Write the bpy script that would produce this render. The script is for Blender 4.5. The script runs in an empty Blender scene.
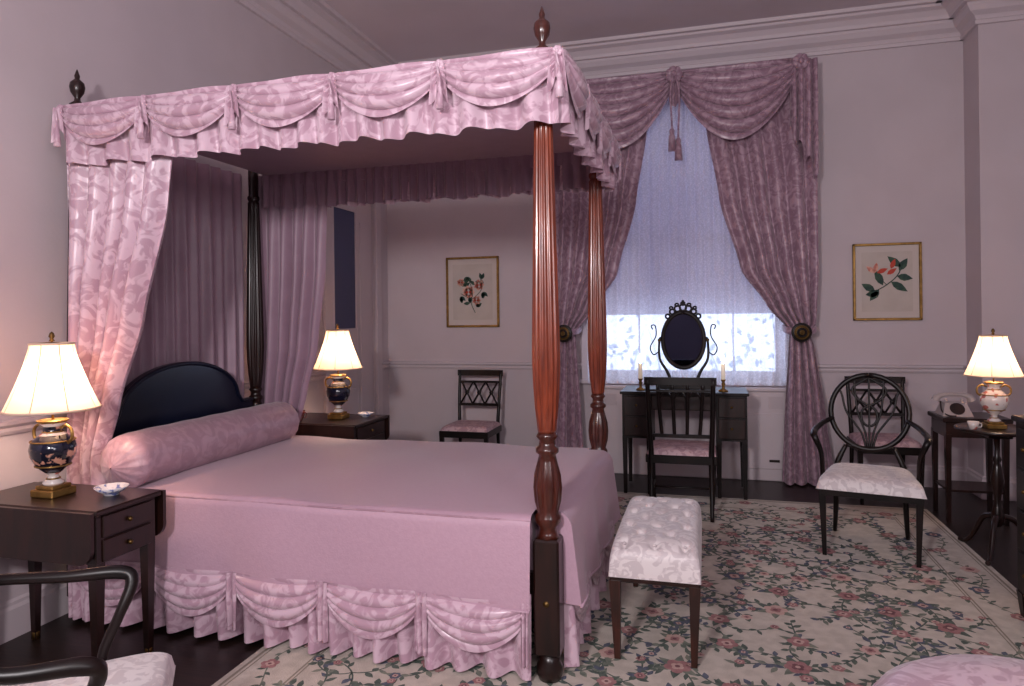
import bpy, math, random
from mathutils import Vector, Matrix
random.seed(7)
sin, cos, pi = math.sin, math.cos, math.pi
D = bpy.data
scene = bpy.context.scene
scene.view_settings.view_transform = 'Standard'

def c(r, g, b):
    def f(x):
        x /= 255.0
        return x / 12.92 if x <= 0.04045 else ((x + 0.055) / 1.055) ** 2.4
    return (f(r), f(g), f(b), 1.0)

# ---------------------------------------------------------------- materials
def mat(name, c1, c2=None, scale=6.0, lo=0.4, hi=0.6, rough=0.5, metal=0.0, bump=0.0, bscale=None,
        coat=0.0, sheen=0.0, stretch=(1, 1, 1), dist=0.0, detail=3.0, emis=None, estr=0.0, spec=0.5, rough2=None):
    m = D.materials.new(name); m.use_nodes = True
    nt = m.node_tree; n = nt.nodes; l = nt.links
    p = n['Principled BSDF']
    p.inputs['Base Color'].default_value = c1
    p.inputs['Roughness'].default_value = rough
    p.inputs['Metallic'].default_value = metal
    p.inputs['Coat Weight'].default_value = coat
    p.inputs['Coat Roughness'].default_value = 0.12
    p.inputs['Sheen Weight'].default_value = sheen
    p.inputs['Specular IOR Level'].default_value = spec
    if emis:
        p.inputs['Emission Color'].default_value = emis
        p.inputs['Emission Strength'].default_value = estr
    tc = n.new('ShaderNodeTexCoord'); mp = n.new('ShaderNodeMapping')
    mp.inputs['Scale'].default_value = stretch
    l.new(tc.outputs['Object'], mp.inputs['Vector'])
    if c2:
        t = n.new('ShaderNodeTexNoise'); t.inputs['Scale'].default_value = scale
        t.inputs['Detail'].default_value = detail; t.inputs['Distortion'].default_value = dist
        l.new(mp.outputs['Vector'], t.inputs['Vector'])
        r = n.new('ShaderNodeValToRGB')
        r.color_ramp.elements[0].position = lo; r.color_ramp.elements[0].color = c1
        r.color_ramp.elements[1].position = hi; r.color_ramp.elements[1].color = c2
        l.new(t.outputs['Fac'], r.inputs['Fac']); l.new(r.outputs['Color'], p.inputs['Base Color'])
        if rough2 is not None:
            mr = n.new('ShaderNodeMapRange'); mr.inputs[1].default_value = lo; mr.inputs[2].default_value = hi
            mr.inputs[3].default_value = rough; mr.inputs[4].default_value = rough2
            l.new(t.outputs['Fac'], mr.inputs[0]); l.new(mr.outputs[0], p.inputs['Roughness'])
    if bump:
        t2 = n.new('ShaderNodeTexNoise'); t2.inputs['Scale'].default_value = bscale or scale * 3
        t2.inputs['Detail'].default_value = 4
        l.new(mp.outputs['Vector'], t2.inputs['Vector'])
        b = n.new('ShaderNodeBump'); b.inputs['Strength'].default_value = bump
        b.inputs['Distance'].default_value = 0.01
        l.new(t2.outputs['Fac'], b.inputs['Height']); l.new(b.outputs['Normal'], p.inputs['Normal'])
    return m

def translucent(name, col, tfac, col2=None, scale=60, transp=0.0, transp2=0.0):
    m = D.materials.new(name); m.use_nodes = True
    nt = m.node_tree; n = nt.nodes; l = nt.links; n.clear()
    out = n.new('ShaderNodeOutputMaterial')
    d = n.new('ShaderNodeBsdfDiffuse'); d.inputs['Color'].default_value = col
    t = n.new('ShaderNodeBsdfTranslucent'); t.inputs['Color'].default_value = col2 or col
    mx = n.new('ShaderNodeMixShader'); mx.inputs[0].default_value = tfac
    l.new(d.outputs[0], mx.inputs[1]); l.new(t.outputs[0], mx.inputs[2])
    last = mx
    if transp or transp2:
        tr = n.new('ShaderNodeBsdfTransparent')
        m2 = n.new('ShaderNodeMixShader')
        l.new(mx.outputs[0], m2.inputs[1]); l.new(tr.outputs[0], m2.inputs[2])
        tc = n.new('ShaderNodeTexCoord'); nz = n.new('ShaderNodeTexVoronoi'); nz.inputs['Scale'].default_value = scale
        mr = n.new('ShaderNodeMapRange'); mr.inputs[1].default_value = 0.2; mr.inputs[2].default_value = 0.6
        mr.inputs[3].default_value = transp; mr.inputs[4].default_value = transp2
        l.new(tc.outputs['Object'], nz.inputs['Vector']); l.new(nz.outputs['Distance'], mr.inputs[0])
        l.new(mr.outputs[0], m2.inputs[0])
        last = m2
    l.new(last.outputs[0], out.inputs['Surface'])
    return m

WALL = mat('wall_paint', c(197, 184, 189), c(201, 188, 193), scale=2, rough=0.75, bump=0.05, bscale=60)
TRIM = mat('trim_paint', c(206, 193, 198), rough=0.5)
CEIL = mat('ceiling_paint', c(206, 193, 200), c(211, 198, 205), scale=1.5, rough=0.85)
FLOOR = mat('dark_wood_floor', c(24, 15, 13), c(38, 24, 19), scale=5, rough=0.4, stretch=(1, 12, 1), bump=0.05)
DARK = mat('dark_mahogany', c(24, 12, 10), c(42, 19, 15), scale=5, lo=0.35, hi=0.7, rough=0.32, stretch=(6, 6, 1), coat=0.1)
BLACK = mat('ebonized_wood', c(13, 8, 8), c(24, 13, 12), scale=8, rough=0.38, spec=.35)
REDWOOD = mat('red_mahogany', c(96, 38, 22), c(138, 60, 35), scale=7, lo=0.3, hi=0.7, rough=0.28, stretch=(8, 8, 1), coat=0.5, bump=0.04)
MAHOG = mat('dark_and_shaded_mahogany', c(50, 20, 14), c(82, 34, 23), scale=7, lo=0.3, hi=0.7, rough=0.28, stretch=(8, 8, 1), coat=0.4)  # red mahogany darkened: weaker light on lower foot posts put into colour; also finials
HEADBD = mat('headboard_wood', c(8, 15, 36), c(14, 22, 44), scale=4, rough=0.3, coat=0.25)
BROC = mat('pink_brocade', c(186, 150, 167), c(214, 185, 199), scale=11, lo=0.45, hi=0.56, rough=0.44, rough2=.29, dist=2.2, sheen=0.2, bump=0.12, bscale=18, detail=2)
SKIRT = mat('pink_satin_skirt', c(186, 150, 167), c(214, 185, 199), scale=12, lo=0.45, hi=0.57, rough=0.38, rough2=.26, dist=2.0, sheen=0.2, detail=2, bump=.12, bscale=14)
BROC_SHADE = mat('shaded_pink_brocade', c(156, 126, 143), c(162, 132, 149), scale=9, rough=0.45, sheen=0.3)  # bed brocade darkened in colour for the shade inside the canopy
WCUR = mat('mauve_brocade', c(148, 116, 133), c(178, 148, 163), scale=11, lo=0.45, hi=0.57, rough=0.42, rough2=.28, dist=2.2, sheen=0.2, detail=2, bump=.10, bscale=18)
COVER = mat('pink_coverlet', c(186, 151, 168), c(190, 155, 172), scale=60, lo=0.35, hi=0.65, rough=0.5, sheen=0.2, bump=0.12, bscale=120, stretch=(1, 3, 1))
BOLST = mat('bolster_cloth', c(166, 130, 144), c(180, 145, 159), scale=12, lo=0.45, hi=0.56, rough=0.40, sheen=0.2, dist=1.5, bump=0.08, bscale=40)
CREAM = mat('cream_damask', c(200, 188, 190), c(222, 212, 212), scale=22, lo=0.46, hi=0.54, rough=0.45, dist=1.5, sheen=0.3, detail=2)
PINKSEAT = mat('rose_seat_fabric', c(170, 136, 144), c(200, 170, 176), scale=26, lo=0.46, hi=0.54, rough=0.5, dist=1.0)
GOLD = mat('gilt', c(140, 108, 58), c(166, 130, 74), scale=20, rough=0.38, metal=0.8)
BRASS = mat('aged_brass', c(104, 80, 46), rough=0.4, metal=0.9)
PORC = mat('white_porcelain', c(220, 208, 202), c(190, 110, 104), scale=26, lo=0.58, hi=0.64, rough=0.15, coat=0.5, detail=1)
NAVY = mat('navy_porcelain', c(12, 14, 30), c(26, 30, 54), scale=30, rough=0.12, coat=0.6)
FLORAL = mat('painted_floral_porcelain', c(22, 22, 36), c(206, 150, 128), scale=30, lo=0.50, hi=0.56, rough=0.15, coat=0.5, detail=2)
WAX = mat('candle_wax', c(244, 238, 228), rough=0.4, emis=c(255, 225, 190), estr=.25)
FLAME = mat('candle_bulb', c(255, 235, 200), rough=0.4, emis=c(255, 220, 170), estr=22)
SHADE = translucent('lampshade_silk', c(246, 230, 216), 0.55, col2=c(252, 226, 206))
SHTRIM = mat('shade_trim', c(216, 190, 170), rough=0.7)
MIRROR = mat('mirror_glass', c(84, 92, 118), rough=0.03, metal=1.0)
DARKGLASS = translucent('curtained_glass', c(120, 116, 130), 0.5, col2=c(78, 82, 100))
BLIND = translucent('roller_blind', c(224, 221, 228), 0.5, col2=c(194, 188, 200))
SHEER = translucent('lace_sheer', c(238, 235, 242), 0.5, scale=70, transp=0.14, transp2=0.30)
WHITEP = mat('white_phone_plastic', c(180, 168, 168), rough=0.3)
PAPER = mat('print_paper', c(190, 178, 170), c(196, 184, 176), scale=6, rough=0.7)
MATB = mat('mat_board', c(202, 190, 184), rough=0.8)
P_LEAF = mat('print_leaf', c(34, 62, 56), c(58, 84, 66), scale=30, rough=0.7)
P_ROSE = mat('print_rose', c(190, 104, 90), c(220, 170, 150), scale=30, rough=0.7)
P_RED = mat('print_red', c(186, 66, 48), rough=0.7)
RUG = mat('rug_wool', c(180, 168, 156), c(195, 183, 171), scale=16, rough=0.95, bump=0.35, bscale=160, sheen=0.2)
R_G1 = mat('rug_green', c(72, 84, 78), c(94, 104, 95), scale=40, rough=0.95)
R_G2 = mat('rug_sage', c(102, 110, 100), c(126, 130, 117), scale=40, rough=0.95)
R_P1 = mat('rug_rose', c(152, 106, 108), c(168, 124, 123), scale=40, rough=0.95)
R_P2 = mat('rug_wine', c(108, 70, 76), c(124, 84, 88), scale=40, rough=0.95)
R_P3 = mat('rug_blush', c(190, 156, 148), c(198, 166, 157), scale=40, rough=0.95)
R_B = mat('rug_bluegrey', c(78, 84, 100), c(95, 99, 114), scale=40, rough=0.95)
R_LINE = mat('rug_border_line', c(140, 130, 118), rough=0.95)

# ---------------------------------------------------------------- mesh builder
class MB:
    def __init__(s):
        s.v = []; s.f = []; s.m = []; s.s = []; s.mats = []
    def mi(s, m):
        if m not in s.mats: s.mats.append(m)
        return s.mats.index(m)
    def add(s, vs, fs, m, smooth=False):
        b = len(s.v); s.v += [tuple(p) for p in vs]; k = s.mi(m)
        for f in fs:
            s.f.append([b + i for i in f]); s.m.append(k); s.s.append(smooth)
    def poly(s, pts, m): s.add(pts, [list(range(len(pts)))], m)
    def hexa(s, p, m):
        s.add(p, [(0, 3, 2, 1), (4, 5, 6, 7), (0, 1, 5, 4), (1, 2, 6, 5), (2, 3, 7, 6), (3, 0, 4, 7)], m)
    def box(s, x0, x1, y0, y1, z0, z1, m):
        s.hexa([(x0, y0, z0), (x1, y0, z0), (x1, y1, z0), (x0, y1, z0), (x0, y0, z1), (x1, y0, z1), (x1, y1, z1), (x0, y1, z1)], m)
    def bbox(s, x0, x1, y0, y1, z0, z1, m, b=0.004):
        s.add(*chamfer(x0, x1, y0, y1, z0, z1, b), m)
    def leg(s, p, q, w0, w1, m):
        P = [(p[0] - w0, p[1] - w0, p[2]), (p[0] + w0, p[1] - w0, p[2]), (p[0] + w0, p[1] + w0, p[2]), (p[0] - w0, p[1] + w0, p[2]),
             (q[0] - w1, q[1] - w1, q[2]), (q[0] + w1, q[1] - w1, q[2]), (q[0] + w1, q[1] + w1, q[2]), (q[0] - w1, q[1] + w1, q[2])]
        s.hexa(P, m)
    def grid(s, fn, nu, nv, m, smooth=True, matfn=None):
        b = len(s.v); k = s.mi(m)
        for j in range(nv + 1):
            for i in range(nu + 1):
                s.v.append(tuple(fn(i / nu, j / nv)))
        for j in range(nv):
            for i in range(nu):
                a = b + j * (nu + 1) + i
                s.f.append([a, a + 1, a + nu + 2, a + nu + 1])
                s.m.append(s.mi(matfn(i / nu, j / nv)) if matfn else k); s.s.append(smooth)
    def tube(s, pts, r, m, sides=10, sub=0, flat=1.0):
        pts = [Vector(p) for p in pts]
        R = r if isinstance(r, (list, tuple)) else [r] * len(pts)
        if sub:
            pts, R = catmull(pts, R, sub)
        b = len(s.v); k = s.mi(m); n = len(pts)
        prev = None
        for i, p in enumerate(pts):
            t = (pts[min(i + 1, n - 1)] - pts[max(i - 1, 0)])
            if t.length < 1e-9: t = Vector((0, 0, 1))
            t.normalize()
            if prev is None:
                ref = Vector((0, 0, 1)) if abs(t.z) < 0.9 else Vector((0, 1, 0))
            else: ref = prev
            a = (ref - t * ref.dot(t)).normalized(); prev = a
            bb = t.cross(a)
            for j in range(sides):
                an = 2 * pi * j / sides
                s.v.append(tuple(p + a * (R[i] * cos(an)) + bb * (R[i] * flat * sin(an))))
        for i in range(n - 1):
            for j in range(sides):
                j2 = (j + 1) % sides
                s.f.append([b + i * sides + j, b + i * sides + j2, b + (i + 1) * sides + j2, b + (i + 1) * sides + j])
                s.m.append(k); s.s.append(True)
        s.f.append([b + j for j in range(sides)][::-1]); s.m.append(k); s.s.append(False)
        s.f.append([b + (n - 1) * sides + j for j in range(sides)]); s.m.append(k); s.s.append(False)
    def lathe(s, prof, cx, cy, m, seg=32, mats=None, fl=0, fz=(0, 0), fa=0.06, smooth=True):
        b = len(s.v); n = len(prof)
        for (r, z) in prof:
            for j in range(seg):
                a = 2 * pi * j / seg
                rr = r * (1 + fa * cos(fl * a)) if fl and fz[0] <= z <= fz[1] else r
                s.v.append((cx + rr * cos(a), cy + rr * sin(a), z))
        for i in range(n - 1):
            k = s.mi(mats[i] if mats else m)
            for j in range(seg):
                j2 = (j + 1) % seg
                s.f.append([b + i * seg + j, b + i * seg + j2, b + (i + 1) * seg + j2, b + (i + 1) * seg + j])
                s.m.append(k); s.s.append(smooth)
        k = s.mi(mats[0] if mats else m)
        s.f.append([b + j for j in range(seg)][::-1]); s.m.append(k); s.s.append(False)
        k = s.mi(mats[-1] if mats else m)
        s.f.append([b + (n - 1) * seg + j for j in range(seg)]); s.m.append(k); s.s.append(False)
    def ball(s, x, y, z, rx, ry, rz, m, seg=14):
        s.grid(lambda u, v: (x + rx * cos(2 * pi * u) * sin(pi * v), y + ry * sin(2 * pi * u) * sin(pi * v), z + rz * cos(pi * v)), seg, seg // 2 + 2, m)
    def pillow(s, cx, cy, z0, hx, hy, h, m, p=6, q=0.3, taper=0.0, n=28, extra=None, ny=None):
        def fn(u, v):
            a = 2 * u - 1; b = 2 * v - 1
            a = math.copysign(abs(a) ** 0.6, a)
            b = math.copysign(abs(b) ** 0.6, b)
            k = (max(0, 1 - abs(a) ** p) * max(0, 1 - abs(b) ** p)) ** q
            x = cx + a * hx * (1 - taper * b * 1.0); y = cy + b * hy
            z = z0 + h * k
            if extra: z += extra(x, y) * min(1, k * 1.5)
            return (x, y, z)
        s.grid(fn, n, ny or n, m)
    def build(s, name, loc=(0, 0, 0), rot=0.0, parent=None):
        me = D.meshes.new(name); me.from_pydata(s.v, [], s.f)
        for m in s.mats: me.materials.append(m)
        me.polygons.foreach_set('material_index', s.m)
        me.polygons.foreach_set('use_smooth', s.s)
        me.update()
        o = D.objects.new(name, me); scene.collection.objects.link(o)
        o.location = loc; o.rotation_euler = (0, 0, rot)
        if parent: o.parent = parent
        return o

def chamfer(x0, x1, y0, y1, z0, z1, b):
    vs = []
    idx = {}
    for ix, x in enumerate((x0, x1)):
        for iy, y in enumerate((y0, y1)):
            for iz, z in enumerate((z0, z1)):
                sx = b if ix == 0 else -b; sy = b if iy == 0 else -b; sz = b if iz == 0 else -b
                idx[(ix, iy, iz, 0)] = len(vs); vs.append((x, y + sy, z + sz))
                idx[(ix, iy, iz, 1)] = len(vs); vs.append((x + sx, y, z + sz))
                idx[(ix, iy, iz, 2)] = len(vs); vs.append((x + sx, y + sy, z))
    fs = []
    for i in (0, 1):
        fs.append([idx[(i, 0, 0, 0)], idx[(i, 1, 0, 0)], idx[(i, 1, 1, 0)], idx[(i, 0, 1, 0)]])
        fs.append([idx[(0, i, 0, 1)], idx[(1, i, 0, 1)], idx[(1, i, 1, 1)], idx[(0, i, 1, 1)]])
        fs.append([idx[(0, 0, i, 2)], idx[(1, 0, i, 2)], idx[(1, 1, i, 2)], idx[(0, 1, i, 2)]])
    for a in (0, 1):
        for b2 in (0, 1):
            fs.append([idx[(a, b2, 0, 0)], idx[(a, b2, 1, 0)], idx[(a, b2, 1, 1)], idx[(a, b2, 0, 1)]])
            fs.append([idx[(a, 0, b2, 0)], idx[(a, 1, b2, 0)], idx[(a, 1, b2, 2)], idx[(a, 0, b2, 2)]])
            fs.append([idx[(0, a, b2, 1)], idx[(1, a, b2, 1)], idx[(1, a, b2, 2)], idx[(0, a, b2, 2)]])
            for c3 in (0, 1):
                fs.append([idx[(a, b2, c3, 0)], idx[(a, b2, c3, 1)], idx[(a, b2, c3, 2)]])
    return vs, fs

def catmull(pts, R, sub):
    o = []; ro = []
    n = len(pts)
    for i in range(n - 1):
        p0 = pts[max(i - 1, 0)]; p1 = pts[i]; p2 = pts[i + 1]; p3 = pts[min(i + 2, n - 1)]
        for k in range(sub):
            t = k / sub
            o.append(0.5 * ((2 * p1) + (p2 - p0) * t + (2 * p0 - 5 * p1 + 4 * p2 - p3) * t * t + (3 * p1 - p0 - 3 * p2 + p3) * t ** 3))
            ro.append(R[i] * (1 - t) + R[i + 1] * t)
    o.append(pts[-1]); ro.append(R[-1])
    return o, ro

def interp(tab, z):
    if z >= tab[0][0]: return tab[0][1]
    for (za, a), (zb, b) in zip(tab, tab[1:]):
        if z >= zb:
            t = (za - z) / (za - zb); t = t * t * (3 - 2 * t) * 0.4 + t * 0.6
            return a + (b - a) * t
    return tab[-1][1]

def drape(mb, m, zt, zb, L, R, base, folds, amp, axis='x', nv=40, seed=0, hem=0.0):
    rnd = random.Random(seed); ph = rnd.random() * 6; ph2 = rnd.random() * 6
    n = max(24, int(folds * 12))
    fz = zb if callable(zb) else (lambda u: zb)
    def fn(u, v):
        z1 = fz(u); z = zt + (z1 - zt) * v
        a = interp(L, z) if isinstance(L, list) else L
        b = interp(R, z) if isinstance(R, list) else R
        uu = u + 0.018 * sin(9 * u + ph)
        w = a + (b - a) * u
        off = amp * (sin(2 * pi * folds * uu + 0.35 * sin(3 * v + ph)) + 0.35 * sin(2 * pi * folds * 0.43 * u + ph2 + v)) * (0.55 + 0.45 * min(1, v * 3) + hem * v)
        w += amp * 0.35 * cos(2 * pi * folds * uu) * 0.6
        return (w, base + off, z) if axis == 'x' else (base + off, w, z)
    mb.grid(fn, n, nv, m)

def swag(mb, m, A, B, nrm, depth, bulge, folds=4, rip=0.008, nu=30, nv=30, rim=0.05, pw=0.8):
    A = Vector(A); B = Vector(B); N = Vector(nrm)
    def fn(u, v):
        s1 = max(0.0, sin(pi * u))
        p = A.lerp(B, u)
        drop = rim * v + (depth - rim) * v * (s1 ** pw)
        ph = 2 * pi * folds * v + .5 * sin(5 * u)
        out = bulge * (s1 ** 0.6) * sin(pi * (0.08 + 0.84 * v)) + rip * cos(ph) * (0.35 + 0.65 * s1) + 0.006
        p = p + N * out
        p.z -= drop + rip * 0.8 * sin(ph) * s1
        return p
    mb.grid(fn, nu, nv, m)

def tassel(mb, m, x, y, z, s=1.0):
    mb.lathe([(0.006 * s, z - 0.17 * s), (0.022 * s, z - 0.17 * s), (0.017 * s, z - 0.09 * s), (0.012 * s, z - 0.08 * s), (0.016 * s, z - 0.06 * s), (0.006 * s, z - 0.045 * s), (0.004 * s, z)], x, y, m, seg=10)

def rosette(mb, m, x, y, z, r, ny=-1, nx=0):
    for k in range(7):
        a = 2 * pi * k / 7
        if nx: mb.ball(x, y + r * .55 * cos(a), z + r * .55 * sin(a), r * .35, r * .5, r * .5, m, 10)
        else: mb.ball(x + r * .55 * cos(a), y, z + r * .55 * sin(a), r * .5, r * .35, r * .5, m, 10)
    mb.ball(x + nx * r * .3, y + ny * r * .3, z, r * .4, r * .4, r * .4, m, 10)

def empty(name):
    e = D.objects.new(name, None); scene.collection.objects.link(e); return e
RZ = 0.0095   # rug surface height

# ================================================================ room shell
XL, YB, XR, YN, H = -2.97, 6.15, 3.1, -1.6, 3.76
XJ, YJ = 1.97, 5.84
b = MB(); b.box(XL - .15, XR + .15, YN - .15, YB + .35, -0.1, 0, FLOOR); b.build('floor')
b = MB(); b.box(XL - .15, XR + .15, YN - .15, YB + .35, H, H + .1, CEIL); b.build('ceiling')
WX0, WX1, WZ0, WZ1 = -0.97, 0.64, 0.82, 3.28
b = MB()
b.box(XL, WX0, YB, YB + .3, 0, H, WALL); b.box(WX1, XJ, YB, YB + .3, 0, H, WALL)
b.box(WX0, WX1, YB, YB + .3, 0, WZ0, WALL); b.box(WX0, WX1, YB, YB + .3, WZ1, H, WALL)
b.build('wall_back')
b = MB(); b.box(XJ, XR, YJ, YB + .3, 0, H, WALL); b.build('wall_back_projection')
DY0, DY1, DZ = 5.05, 5.86, 2.45
b = MB(); b.box(XL - .15, XL, YN, DY0, 0, H, WALL); b.build('wall_left')
b = MB(); b.box(XL - .15, XL, DY1, YB + .3, 0, H, WALL); b.build('wall_left_pier')
b = MB(); b.box(XL - .15, XL, DY0, DY1, DZ, H, WALL); b.build('wall_left_lintel')
b = MB(); b.box(XR, XR + .15, YN, YB + .3, 0, H, WALL); b.build('wall_right')
b = MB(); b.box(XL - .15, XR + .15, YN - .15, YN, 0, H, WALL); b.build('wall_near')

def sweep(mb, p0, p1, nrm, prof, m):
    vs = []
    for p in (p0, p1):
        for d, z in prof: vs.append((p[0] + nrm[0] * d, p[1] + nrm[1] * d, z))
    n = len(prof)
    mb.add(vs, [(i, i + 1, n + i + 1, n + i) for i in range(n - 1)], m)
CROWN = [(0, 3.50), (.025, 3.50), (.03, 3.525), (.02, 3.535), (.035, 3.56), (.075, 3.585), (.10, 3.62), (.10, 3.64), (.13, 3.64), (.14, 3.665), (.17, 3.70), (.21, 3.715), (.21, 3.735), (.25, 3.735), (.26, 3.76)]
RAIL = [(0, .90), (.012, .90), (.02, .915), (.02, .93), (.035, .945), (.035, .96), (0, .965)]
BASE = [(.02, 0), (.02, .13), (.012, .145), (.012, .16), (0, .17)]
def trims(prof, nm, windowed, ext=0.0):
    b = MB()
    if windowed:
        sweep(b, (XL, YB), (-1.06, YB), (0, -1), prof, TRIM); sweep(b, (.74, YB), (XJ, YB), (0, -1), prof, TRIM)
    else: sweep(b, (XL, YB), (XJ, YB), (0, -1), prof, TRIM)
    n = len(prof)
    vs = [(XJ - d, YB, z) for d, z in prof] + [(XJ - d, YJ - d, z) for d, z in prof] + [(XR, YJ - d, z) for d, z in prof]
    b.add(vs, [(i, i + 1, n + i + 1, n + i) for i in range(n - 1)] + [(n + i, n + i + 1, 2 * n + i + 1, 2 * n + i) for i in range(n - 1)], TRIM)
    b.build(nm + '_back')
    b = MB()
    if windowed:
        sweep(b, (XL, YN), (XL, DY0 - .1), (1, 0), prof, TRIM); sweep(b, (XL, DY1 + .1), (XL, YB), (1, 0), prof, TRIM)
    else: sweep(b, (XL, YN), (XL, YB), (1, 0), prof, TRIM)
    b.build(nm + '_left')
    b = MB(); sweep(b, (XR, YN), (XR, YJ), (-1, 0), prof, TRIM); b.build(nm + '_right')
trims(CROWN, 'trim_crown', False); trims(RAIL, 'trim_chair_rail', True); trims(BASE, 'baseboard', True)

# left wall door casing (trim) and glazed door
b = MB()
for (y0, y1, z0, z1) in ((DY0 - .1, DY0, 0, DZ + .0), (DY1, DY1 + .1, 0, DZ + .0), (DY0 - .1, DY1 + .1, DZ, DZ + .1)):
    b.bbox(XL, XL + .03, y0, y1, z0, z1, TRIM, .006)
b.bbox(XL, XL + .05, DY0 - .13, DY1 + .13, DZ + .1, DZ + .14, TRIM, .006)
b.build('trim_door_casing')
b = MB()
X0, X1 = XL - .06, XL - .015
e = .004
ya, yb_ = DY0 + .1, DY1 - .30
b.box(X0, X1, DY0 + e, ya, .004, DZ - e, TRIM); b.box(X0, X1, yb_, DY1 - e, .004, DZ - e, TRIM)
b.box(X0 + .003, X1 - .003, ya, yb_, .004, 1.3, TRIM); b.box(X0 + .003, X1 - .003, ya, yb_, DZ - .12, DZ - e, TRIM)
b.bbox(X1 - .002, X1 + .008, yb_ + .05, DY1 - .06, .2, DZ - .2, TRIM, .004)
b.bbox(X1 - .003, X1 + .006, ya + .06, yb_ - .06, .2, .78, TRIM, .003)
b.bbox(X1 - .012, X1 + .004, ya, ya + .02, 1.3, DZ - .12, TRIM, .003); b.bbox(X1 - .012, X1 + .004, yb_ - .02, yb_, 1.3, DZ - .12, TRIM, .003)
b.box(X1 - .012, X1 - .008, ya, yb_, 1.3, DZ - .12, DARKGLASS)
b.ball(X1 + .03, DY0 + .06, 1.0, .025, .025, .025, BRASS)
b.build('door_1')

# window
b = MB()
fy0, fy1 = YB + .12, YB + .17
def fr(x0, x1, z0, z1, m=TRIM, y0=fy0, y1=fy1): b.box(x0, x1, y0, y1, z0, z1, m)
fr(WX0, WX0 + .06, WZ0, WZ1); fr(WX1 - .06, WX1, WZ0, WZ1); fr(WX0 + .06, WX1 - .06, WZ0, WZ0 + .07); fr(WX0 + .06, WX1 - .06, WZ1 - .06, WZ1); fr(WX0 + .06, WX1 - .06, 2.03, 2.07)
for k in (1, 2, 3):
    x = WX0 + (WX1 - WX0) * k / 4; fr(x - .007, x + .007, WZ0 + .07, 2.03, y0=fy0 + .01, y1=fy1 - .01)
for (x0, x1, z0, z1) in ((WX0 - .1, WX0, WZ0 - .02, WZ1 + .1), (WX1, WX1 + .1, WZ0 - .02, WZ1 + .1), (WX0, WX1, WZ1, WZ1 + .1)):
    b.bbox(x0, x1, YB - .03, YB, z0, z1, TRIM, .006)
b.bbox(WX0 - .12, WX1 + .12, YB - .07, YB + .12, WZ0 - .04, WZ0, TRIM, .006)
b.build('window_1')
b = MB(); b.box(WX0 + .02, WX1 - .02, YB + .085, YB + .086, 1.40, WZ1, BLIND); b.box(WX0 + .02, WX1 - .02, YB + .08, YB + .095, 1.388, 1.402, BLIND); b.build('roller_blind')
b = MB(); drape(b, SHEER, 3.30, .79, WX0 - .03, WX1 + .03, YB - .100, 20, .018, nv=30, seed=3); b.build('sheer_curtain')
# garden shrubs outside the window, seen through the lace
HEDGE = mat('shrub_leaves', c(120, 145, 175), c(160, 184, 210), scale=14, rough=.9)
b = MB(); R = random.Random(5)
for k in range(1500):
    x = R.uniform(-2.8, 2.6); z = R.uniform(.05, 1.5); y = 8.6 + R.uniform(-.3, .3)
    if R.random() < (z - .2) * .8: continue
    a = R.random() * 6; L = R.uniform(.06, .12); w = L * .25
    b.poly([(x, y, z), (x + L * .5 * cos(a) - w * sin(a), y + .02, z + L * .5 * sin(a) + w * cos(a)), (x + L * cos(a), y + .03, z + L * sin(a)), (x + L * .5 * cos(a) + w * sin(a), y + .01, z + L * .5 * sin(a) - w * cos(a))], HEDGE)
for k in range(18):
    x = -2.7 + k * .31; b.tube([(x, 8.6, -.1), (x + R.uniform(-.1, .1), 8.6, .6), (x + R.uniform(-.2, .2), 8.6, 1.2)], [.02, .012, .005], HEDGE, 6, sub=3)
b.build('garden_shrubs')
# radiator cover below the window
b = MB()
b.bbox(-.92, .66, YB - .09, YB - .002, 0.0, .74, TRIM, .008)
b.bbox(-.95, .69, YB - .10, YB - .002, .74, .775, TRIM, .008)
for k in range(9): b.box(-.86 + k * .17, -.75 + k * .17, YB - .096, YB - .089, .60, .70, WALL)
b.bbox(.33, .62, YB - .098, YB - .088, .1, .56, TRIM, .004); b.box(.50, .58, YB - .104, YB - .097, .16, .18, DARK)
b.build('radiator_cover')

# ================================================================ window curtains
wc = empty('window_curtains')
CX = -.22; YC = 5.95; PT = 3.385
b = MB()
inner = [(3.34, .14), (2.95, .24), (2.33, .34), (1.75, .50), (1.45, .70), (1.24, .87), (1.14, .90)]
outer = [(3.34, 1.05), (2.5, 1.09), (1.7, 1.09), (1.32, 1.07), (1.24, 1.03), (1.14, 1.02)]
inner2 = [(1.24, .87), (1.1, .86), (.6, .83), (0, .80)]
outer2 = [(1.24, 1.03), (1.1, 1.07), (.6, 1.14), (0, 1.21)]
def mir(t, sg): return [(z, CX + sg * a) for z, a in t]
for sg in (1, -1):
    drape(b, WCUR, PT - .03, 1.22, mir(inner, sg), mir(outer, sg), YC, 6, .036, nv=50, seed=11 + sg)
    drape(b, WCUR, 1.26, 0.015, mir(inner2, sg), mir(outer2, sg), YC, 4.5, .035, nv=30, seed=21 + sg, hem=.4)
b.build('curtain_panels', parent=wc)
b = MB()
YS = YC - .07
b.box(CX - 1.05, CX + 1.05, YS, YB - .12, PT - .03, PT, WCUR)
for sg in (1, -1):
    swag(b, WCUR, (CX, YS, PT), (CX + sg * .97, YS, PT + .015), (0, -1, 0), .60, .10, folds=6, rip=.022, nu=44, nv=60, rim=.07, pw=.75)
    def zb(u, sg=sg):
        return 2.86 - .42 * u + .05 * sin(u * 20)
    drape(b, WCUR, PT, zb, CX + sg * .88, CX + sg * 1.09, YS - .03, 4, .028, nv=24, seed=5)
    rosette(b, WCUR, CX + sg * .97, YS - .05, PT - .02, .062)
rosette(b, WCUR, CX, YS - .07, PT - .03, .07)
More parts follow.
